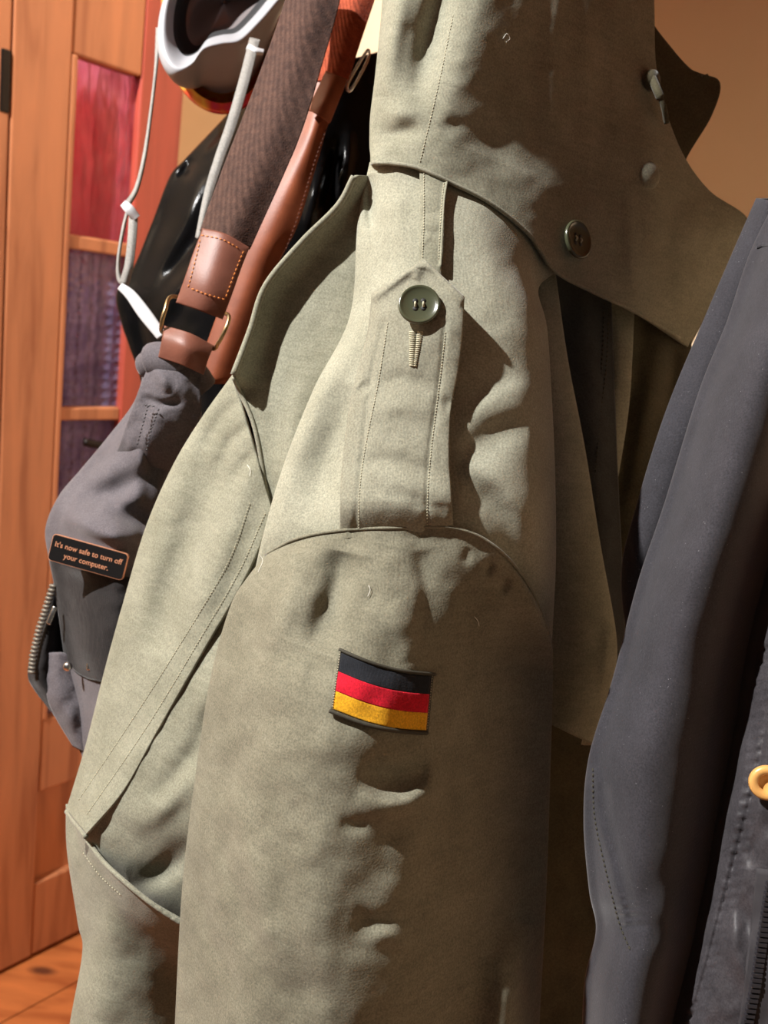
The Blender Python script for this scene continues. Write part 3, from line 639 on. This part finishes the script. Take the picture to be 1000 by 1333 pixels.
# loose lint threads on the cloth
M['lint'] = mat('white_lint', (222, 220, 210), .8)[0]
for pts, bs in (([(480,762),(482,768),(479,776)], SL), ([(618,803),(622,808),(624,815)], SL), ([(655,50),(660,44),(664,50),(659,55)], CL), ([(336,745),(342,730),(338,722)], SL), ([(322,605),(326,612),(325,620)], FP)):
    tubeP('lint_thread', pts, .00016, M['lint'], parka, base=bs, off=.0012, n=5)

# ------------------------------------------------------------------ charcoal softshell jacket
soft = empty('softshell_jacket', W(960, 1500, .52)); tag(soft, 'charcoal softshell jacket with zip and tan eyelet at right edge', 'jacket')
gL = [(1012,255),(976,330),(946,419),(910,509),(865,655),(831,756),(798,882),(767,984),(760,1067),(767,1158),(776,1210),(762,1272),(758,1340),(756,1450)]
gR = [(1210,250),(1170,330),(1125,420),(1085,510),(1040,655),(1008,756),(984,862),(968,962),(950,1072),(932,1162),(922,1210),(908,1272),(890,1335),(865,1450)]
g_rows = [bulge_row(a, b, .525, .462 if i < 6 else .470, .530, 8) for i, (a, b) in enumerate(zip(gL, gR))]
def sx(y): return np.interp(y, [1000, 1060, 1120, 1200, 1240], [772, 776, 786, 806, 820])
rib = [([(sx(1030+i*11)-2, 1030+i*11), (sx(1030+i*11)+22+i*.8, 1028+i*11)], 4.5, 4.5, -2.6) for i in range(17)]
gs = tube_net('sleeve', g_rows, M['shell'], soft, 170, 200, rib + [([(776,1005),(780,1060),(795,1120),(815,1200)], 9, 5, 2.5, 'f'), ([(800,1210),(850,1160),(900,1140)], 24, 24, -2), ([(790,1200),(830,1215),(900,1205)], 20, 20, -2), ([(960,300),(900,520),(850,700)], 26, 26, 2)], noise=(2, 120), seed=21, back=.03)
GS = surf(gs)
stitches('stitching', [[(772,1000),(774,1060),(786,1120),(806,1200),(822,1240)]], M['thread_dark'], soft, GS, .0005, step=7, r=.0007)
panel('back_fold', [[(986,258,.545),(1010,262,.530),(1060,270,.54)],[(955,330,.548),(985,332,.535),(1040,340,.54)],[(925,400,.55),(955,402,.538),(1010,410,.54)],[(869,535,.552),(900,540,.540),(950,550,.545)],[(827,670,.554),(855,675,.543),(900,680,.548)],[(811,737,.555),(832,740,.545),(880,750,.55)],[(814,806,.556),(832,812,.550),(870,815,.552)],[(832,860,.560),(850,862,.554),(890,865,.556)]], M['shell'], soft, 50, 120, [([(823,690),(828,720),(832,750)], 5, 5, 2)], wrapL=(14, .02), noise=(1.5, 60), seed=23)
tubeP('shoulder_seam', [(986,322),(1000,319),(1040,318)], .0010, M['shell'], soft, base=GS, off=.0004)
pl = [(1030,640,.536),(1012,740,.537),(990,830,.538),(968,960,.540),(942,1075,.541),(918,1194,.542),(886,1321,.543),(862,1420,.544)]
pfolds = []
for i in range(34):
    t = i/33; x = np.interp(t, [0, .35, .6, .85, 1], [996, 976, 952, 925, 896]); y = 845+t*490
    pfolds.append(([(x-10, y+5), (x+18, y-5)], 5.5, 5.5, -4))
pf = panel('front_placket', [[(a-22, b, d-.008), (a+8, b+3, d-.056), (a+60, b+8, d-.074), (a+150, b+14, d-.088)] for a, b, d in pl], M['nylon'], soft, 90, 160,
 pfolds+[([(1012,870),(985,1010),(957,1120),(922,1250),(900,1330)], 4, 4, -1.5, 'f'), ([(950,1190),(960,1250),(990,1290)], 12, 12, 3), ([(960,1170),(985,1230)], 10, 10, -3), ([(985,1080),(975,1130)], 8, 8, -3)], noise=(2.5, 40), seed=25)
PF = surf(pf)
tape = panel('zip_tape', [[(985,1130,0),(1010,1134,0),(1040,1138,0)],[(975,1230,0),(1000,1233,0),(1030,1236,0)],[(962,1335,0),(985,1338,0),(1015,1340,0)],[(950,1430,0),(975,1430,0),(1000,1430,0)]], M['zip_tape'], soft, 20, 40, base=PF, off=.004, fine=.05)
TP = surf(tape); tooth = None
for i in range(40):
    y = 1150+i*6.6; x = np.interp(y, [1150, 1172, 1285, 1333, 1430], [1004, 1000, 983, 973, 955])
    c = W(x, y, float(TP(x, y))-.0012)
    if tooth is None:
        ax = W(x+1, y+.1, .53)-W(x, y, .53); ax /= np.linalg.norm(ax); ay = np.cross(cm, ax)
        v, f = box_frame((0, 0, 0), ax, ay, cm, (-.0026, -.0009, -.0008), (.0026, .0009, .0014)); ROOTp = ROOT[tape.o.name]
        me = bpy.data.meshes.new('zip_tooth'); me.from_pydata([tuple(q) for q in v], [], f); me.materials.append(M['zip']); tooth = me
    o = bpy.data.objects.new('zip_tooth', tooth); col.objects.link(o); o.parent = tape.o; o.location = c-ROOTp
n = cm*.95-cx*.25
pr = [(.0050, -.0015), (.0085, -.0015), (.0098, 0), (.0092, .0018), (.0075, .0026), (.0052, .0020), (.0044, .0006), (.0046, -.001)]
lathe_at('eyelet', pr, W(999, 1019, float(PF(999, 1019))-.006), n, M['tan_button'], soft)['label'] = 'tan plastic eyelet'

# ------------------------------------------------------------------ grey canvas shoulder bag
bag = empty('shoulder_bag', W(150, 1000, .72)); tag(bag, 'grey canvas shoulder bag on a brown webbing strap', 'bag')
D = .68
bl_ = [(190,468),(176,520),(139,570),(104,612),(76,646),(59,688),(64,730),(70,760),(76,801),(84,856),(95,905),(105,975),(118,1040)]
br_ = [(262,470),(262,520),(262,570),(258,612),(252,646),(246,688),(240,730),(236,760),(230,801),(225,856),(222,905),(220,975),(215,1040)]
brow = []
for i, (a, b) in enumerate(zip(bl_, br_)):
    th = .035+.035*min(1, i/5.); brow.append(bulge_row(a, b, D+.03, D+.03-th, D+.04, 7))
bg_ = tube_net('body', brow, M['canvas'], bag, 110, 150, [
 ([(100,648),(150,640),(190,610)], 14, 20, -22), ([(135,655),(175,672),(200,690)], 14, 14, -14), ([(80,668),(130,694),(185,704)], 10, 14, 12), ([(60,700),(100,715),(160,725)], 10, 10, 5),
 ([(170,530),(185,590),(165,650)], 16, 12, 5), ([(215,520),(200,590),(190,660)], 10, 14, -7), ([(80,740),(110,760),(150,765)], 12, 12, -5), ([(85,790),(125,850),(140,900)], 20, 20, 3), ([(185,520),(205,525),(230,520)], 5, 5, -6)], noise=(4, 50), seed=31, back=.06)
BG = surf(bg_)
panel('flap', [[(64,728,0),(90,738,0),(130,748,0),(180,752,0)],[(70,760,0),(95,775,0),(135,782,0),(185,785,0)],[(76,800,0),(100,812,0),(140,820,0),(185,822,0)],[(84,858,0),(105,880,0),(140,890,0),(190,890,0)]], M['canvas_dark'], bag, 60, 60, [([(85,800),(95,850),(110,880)], 10, 10, -3)], base=BG, off=.004, noise=(3, 30), thick=.003)
panel('side_gusset', [[(66,760,.715),(72,765,.712),(80,770,.72)],[(52,810,.715),(64,815,.705),(82,820,.72)],[(42,845,.715),(58,850,.702),(84,856,.72)],[(36,878,.715),(55,884,.702),(88,890,.72)],[(46,900,.715),(66,905,.705),(95,912,.72)],[(72,934,.715),(86,938,.708),(104,945,.72)],[(100,975,.715),(108,978,.71),(118,985,.72)]], M['canvas_dark'], bag, 40, 80, noise=(2, 20), thick=.003)
zt = []
for i in range(22):
    t = i/21; x = np.interp(t, [0, .5, .8, 1], [68, 50, 42, 40]); y = 762+t*112
    zt.append([(x-3, y, .7015), (x+5, y+2, .7005)])
V, Fc = [], []
for a in zt:
    P = np.array(a); v, f = sweep(W(P[:, 0], P[:, 1], P[:, 2]), .0013, 6); k = sum(len(q) for q in V); V.append(v); Fc += [[q+k for q in g] for g in f]
obj('zip', np.concatenate(V), Fc, M['grey_zip'], bag)
panel('pocket', [[(60,850,.706),(78,850,.696),(100,856,.70)],[(60,900,.705),(80,905,.694),(110,910,.70)],[(70,930,.706),(92,940,.695),(118,950,.70)],[(95,972,.708),(108,978,.70),(125,985,.704)]], M['canvas'], bag, 40, 50, noise=(3, 25), thick=.003)
tubeP('buckle', [(72,790,.690),(68,800,.689),(63,812,.690)], .0022, M['steel'], bag, flat=.5)
lathe_at('rivet', [(.0036, -.001), (.0036, .0006), (.0025, .0018), (.0002, .0022)], W(88, 868, .672), cm, M['steel'], bag, 20)
panel('clasp', [[(113,863,.660),(122,864,.659),(132,865,.660)],[(112,872,.660),(121,873,.659),(131,874,.660)]], M['steel'], bag, 10, 8, fine=0)
# canvas loop at the strap
tubeP('strap_loop', [(193,478,.668),(206,470,.660),(228,474,.656),(248,486,.660),(262,505,.668)], [.012]*8+[.015]*16+[.013]*16, M['canvas'], bag, n=16)
panel('loop_tab', [[(196,474,.650),(226,472,.645),(262,486,.652)],[(186,500,.650),(222,500,.640),(262,512,.650)],[(178,522,.652),(215,524,.642),(262,535,.652)],[(170,545,.656),(208,550,.645),(255,560,.656)],[(158,580,.668),(196,590,.654),(240,600,.666)],[(146,610,.70),(184,625,.69),(228,635,.70)]], M['canvas'], bag, 60, 70, [([(190,518),(215,526),(235,522)], 5, 5, -4), ([(200,480),(212,495),(220,512)], 7, 7, 4), ([(206,530),(195,560),(185,590)], 8, 10, 2.5)], noise=(3, 25), thick=.004, wrapL=(12, .015))
stitches('stitching', [[(207,532,.6385),(197,560,.641),(190,590,.646)],[(193,528,.6405),(185,556,.644),(178,582,.650)],[(188,527,.641),(206,530,.638)]], M['zip'], bag, r=.0007, step=5)
# webbing strap
wl = [(380,-60),(371,0),(332,111),(293,211),(260,300)]; wr = [(452,-60),(443,0),(417,93),(386,189),(326,324)]
dW = [.70, .69, .675, .66, .648]
wb = panel('strap', [[(*a, d+.006), ((a[0]+b[0])/2, (a[1]+b[1])/2, d-.004), (*b, d+.004)] for a, b, d in zip(wl, wr, dW)], M['webbing'], bag, 50, 140, noise=(1, 60), thick=.003)
WB = surf(wb)
lp = [[(264,297),(293,304),(325,322)],[(252,328),(283,337),(314,350)],[(241,360),(271,372),(302,384)],[(229,394),(259,404),(290,416)]]
lpn = panel('leather_patch', [[(x, y, d) for (x, y), d in zip(r, (dd+.004, dd-.003, dd+.002))] for r, dd in zip(lp, (.644, .640, .637, .640))], M['leather'], bag, 50, 60, puff=1.2, thick=.003, fine=.05, pw=5)
LP = surf(lpn)
stitches('stitching', [[(262,306),(290,312),(317,327)],[(317,327),(305,357),(293,390)],[(293,390),(269,383),(245,374)],[(245,374),(254,340),(262,306)]], M['orange_thread'], bag, LP, .0005, step=6, r=.0005)
panel('leather_tab', [[(214,424,.646),(246,433,.636),(279,450,.644)],[(211,440,.640),(242,452,.632),(272,466,.640)],[(206,465,.642),(236,475,.636),(265,488,.642)]], M['leather'], bag, 40, 40, puff=1.2, thick=.003, fine=.05)
tubeP('ring', [(224,386,.648),(215,404,.640),(210,424,.642),(214,434,.648),(246,442,.655),(276,454,.648),(284,447,.642),(294,428,.638),(298,412,.642),(288,406,.650),(256,396,.655)], .0016, M['brass'], bag, closed=True, samples=90)
# pin
pTL, pTR, pBR, pBL = (62, 693), (159.5, 720), (156, 754.5), (62, 728.5)
dP = .640
a, b_, c_ = W(*pTL, dP+.004), W(*pTR, dP-.004), W(*pBL, dP+.004)
ux = b_-a; wpin = np.linalg.norm(ux); ux /= wpin; uy = c_-a; hpin = np.linalg.norm(uy); uy -= ux*np.dot(uy, ux); uy /= np.linalg.norm(uy); uy = -uy; un = np.cross(ux, uy)
pin = empty('enamel_pin', c_+ux*wpin/2); tag(pin, 'black enamel pin with copper lettering on the grey canvas bag', 'pin')
def rrect(w_, h_, r, z0, z1, n=6):
    pts = []
    for cxx, cyy, a0 in ((w_-r, h_-r, 0), (r, h_-r, 90), (r, r, 180), (w_-r, r, 270)):
        for k in range(n+1): t = math.radians(a0+90*k/n); pts.append((cxx+r*math.cos(t), cyy+r*math.sin(t)))
    k = len(pts); V = [(x, y, z0) for x, y in pts]+[(x, y, z1) for x, y in pts]
    return V, [list(range(k))[::-1], list(range(k, 2*k))]+[[i, (i+1) % k, k+(i+1) % k, k+i] for i in range(k)]
def pinpart(name, V, Fc, m, ox=0, oy=0):
    V = [c_+ux*(x+ox)+uy*(y+oy)+un*z for x, y, z in V]; o = obj(name, V, Fc, m, pin, smooth=False); mesh_rec(o); return o
V, Fc = rrect(wpin, hpin, .0028, -.0014, .0006); pinpart('backing', V, Fc, M['copper'])
V, Fc = rrect(wpin-.0011, hpin-.0011, .0024, 0, .0009); pinpart('face', V, Fc, M['pin_face'], .00055, .00055)
def text_on(s, size, y, xc):
    cu_ = bpy.data.curves.new('lettering', 'FONT'); cu_.body = s; cu_.size = size; cu_.align_x = 'CENTER'; cu_.extrude = .0002; cu_.offset = .00005; cu_.space_character = 1.02
    o = bpy.data.objects.new('lettering', cu_); col.objects.link(o); bpy.context.view_layer.update()
    me = bpy.data.meshes.new_from_object(o.evaluated_get(bpy.context.evaluated_depsgraph_get())); bpy.data.objects.remove(o); bpy.data.curves.remove(cu_)
    V = [(v.co.x+xc, v.co.y+y, v.co.z+.0010) for v in me.vertices]; Fc = [list(p.vertices) for p in me.polygons]; bpy.data.meshes.remove(me)
    pinpart('lettering', V, Fc, M['copper'])
text_on("It's now safe to turn off", wpin*.0915, hpin*.56, wpin*.5); text_on('your computer.', wpin*.0915, hpin*.22, wpin*.5)

# ------------------------------------------------------------------ tan leather strap of another bag
ls = empty('leather_strap', W(300, 480, .74)); tag(ls, 'tan leather bag strap with rust webbing behind the brown webbing strap', 'strap')
def strip(name, L, Rr, ds, m, parent, **k):
    return panel(name, [[(*a, d+.003), ((a[0]+b[0])/2, (a[1]+b[1])/2, d-.003), (*b, d+.003)] for a, b, d in zip(L, Rr, ds)], m, parent, k.pop('nu', 30), k.pop('nv', 80), **k)
strip('webbing', [(462,-60),(440,0),(422,60),(410,105)], [(508,-60),(488,0),(468,60),(454,104)], [.735, .73, .728, .726], M['webbing_orange'], ls, thick=.004)
lt = strip('strap', [(405,95),(398,150),(378,200),(330,290),(290,390),(250,500)], [(452,104),(428,160),(414,208),(389,290),(360,350),(300,500)], [.73, .728, .728, .73, .735, .74], M['leather_tan'], ls, thick=.004, fine=.05)
strip('keeper', [(424,92),(412,118),(400,142)], [(453,103),(442,130),(430,160)], [.716, .714, .716], M['leather_tan'], ls, thick=.004, puff=1.5, fine=.05, nv=30)
stitches('stitching', [[(425,168),(411,207),(387,285),(370,330)]], M['dark_brown_thread'], ls, surf(lt), .0006, step=6, r=.0006)
tubeP('ring', [(478,66,.73),(480,74,.73),(470,96,.728),(456,118,.728),(452,112,.732),(462,92,.733)], .0013, M['steel'], ls, closed=True, samples=60)

# ------------------------------------------------------------------ ski goggles
gg = empty('ski_goggles', W(280, 130, .86)); tag(gg, 'pale grey ski goggles with red mirrored lens and grey elastic band', 'goggles')
rim = [(238,-40),(216,-2),(209,40),(213,72),(228,92),(248,86),(264,66),(288,58),(312,54),(334,34),(358,6),(384,-30),(360,-70),(310,-85),(262,-72)]
rim_d = [.84,.835,.83,.826,.824,.824,.826,.828,.83,.835,.842,.85,.855,.855,.85]
rimP = np.array([(x, y, d) for (x, y), d in zip(rim, rim_d)]); RP = cr(rimP, 120, closed=True); cen = np.array([292, -5, 0.])
def ring(s, dd, dy=0, dx=0):
    q = RP.copy(); q[:, :2] = cen[:2]+(q[:, :2]-cen[:2])*s+np.array([dx, dy]); q[:, 2] += dd; return q
def gpart(name, rings, nv, m):
    A = cr(np.stack(rings), nv); o = obj(name, W(A[..., 0], A[..., 1], A[..., 2]).reshape(-1, 3), grid_faces(nv, 120, closed=True), m, gg); mesh_rec(o); return o
ang = np.arctan2(RP[:, 1]-cen[1], RP[:, 0]-cen[0])
def oval(k, dd, cxx=290, cyy=20, rx=80, ry=127):
    q = RP.copy(); q[:, 0] = cxx+rx*k*np.cos(ang); q[:, 1] = cyy+ry*k*np.sin(ang); q[:, 2] = .83+dd; return q
def blend(a, b, t): return a*(1-t)+b*t
gpart('frame', [ring(.80, .010), ring(.86, .001), ring(.93, -.005), ring(1.0, -.005), ring(1.05, .001, 3), blend(ring(1.08, .012, 10), oval(.84, .02), .25), blend(ring(1.08, .03, 18), oval(.84, .03), .5), blend(ring(1.04, .04, 22), oval(.84, .045), .7), oval(.80, .05)], 48, M['white_rubber'])
gpart('foam', [ring(.86, .004), ring(.79, .016), ring(.72, .030, 4), ring(.60, .036, 6)], 16, M['foam'])
gpart('inner_lens', [ring(.80, .034, 6), ring(.5, .046, 8), ring(.2, .050, 8), ring(.01, .052, 8)], 14, M['smoke'])
gpart('lens', [oval(.9, .04), oval(1.0, .045), oval(1.0, .06), oval(.85, .085), oval(.5, .10), oval(.02, .105)], 26, M['lens'])
def ribbon(name, c, wd, m, parent, **k):
    c = np.array(c, float); t = np.gradient(c[:, :2], axis=0); t /= np.linalg.norm(t, axis=1, keepdims=True); n = np.stack([t[:, 1], -t[:, 0]], 1); wd = np.broadcast_to(wd, (len(c),))
    net = [[(p[0]-q[0]*w/2, p[1]-q[1]*w/2, p[2]+.001), (p[0], p[1], p[2]-.001), (p[0]+q[0]*w/2, p[1]+q[1]*w/2, p[2]+.001)] for p, q, w in zip(c, n, wd)]
    return panel(name, net, m, parent, 12, 80, thick=.0012, fine=.05, **k)
ribbon('band', [(207,36,.845),(203,90,.835),(196,150,.825),(188,205,.81),(178,245,.80),(166,266,.79)], [8,5,5,6,7,9], M['elastic'], gg)
ribbon('band', [(168,268,.79),(160,300,.785),(154,340,.782),(156,364,.78),(166,372,.778)], [5,5,5,7,7], M['elastic'], gg)
ribbon('band', [(174,276,.78),(172,310,.775),(168,345,.772),(162,368,.775)], [12,12,12,13], M['elastic'], gg)
ribbon('slider', [(160,264,.777),(168,272,.774),(178,284,.777)], [10,13,11], M['white_plastic'], gg)
ribbon('clip', [(322,60,.805),(332,66,.802),(343,68,.805)], [9,10,8], M['white_plastic'], gg)
ribbon('clip', [(156,372,.77),(170,384,.765),(188,408,.76),(210,437,.755)], [10,14,17,14], M['white_plastic'], gg)
ribbon('band', [(332,50,.81),(318,105,.785),(302,160,.77),(286,205,.755),(272,250,.74),(258,310,.73)], [14,14,14,13,12,8], M['elastic'], gg)

# ------------------------------------------------------------------ glossy black jacket behind
bj = empty('black_jacket', W(300, 560, .95)); tag(bj, 'glossy black quilted jacket hanging behind the straps and goggles', 'jacket')
jl = [(330,110),(293,152),(241,207),(221,230),(198,290),(174,348),(152,381),(158,420),(168,450),(184,500),(190,580)]
jr = [(520,60),(530,120),(530,180),(530,240),(530,300),(520,350),(510,400),(480,440),(450,480),(420,520),(400,600)]
jrow = [bulge_row(a, b, .95, .87, .95, 8) for a, b in zip(jl, jr)]
tube_net('sleeve', jrow, M['black_gloss'], bj, 140, 140, [([(300,160),(285,185),(262,205)], 7, 7, 6), ([(250,205),(242,222),(232,232)], 6, 8, -8), ([(262,215),(235,300),(190,380)], 22, 12, 7), ([(285,230),(262,300),(215,370)], 12, 12, -8), ([(270,330),(230,380),(200,430)], 14, 10, 8), ([(180,400),(185,440),(200,480)], 8, 8, -6), ([(225,240),(205,300),(185,350)], 10, 10, -4),
 ([(418,215),(410,250),(400,300)], 8, 10, 14), ([(455,170),(452,210),(440,260)], 7, 7, 12), ([(436,190),(430,240),(420,280)], 7, 7, -12)], noise=(4, 60), seed=41, back=.05)
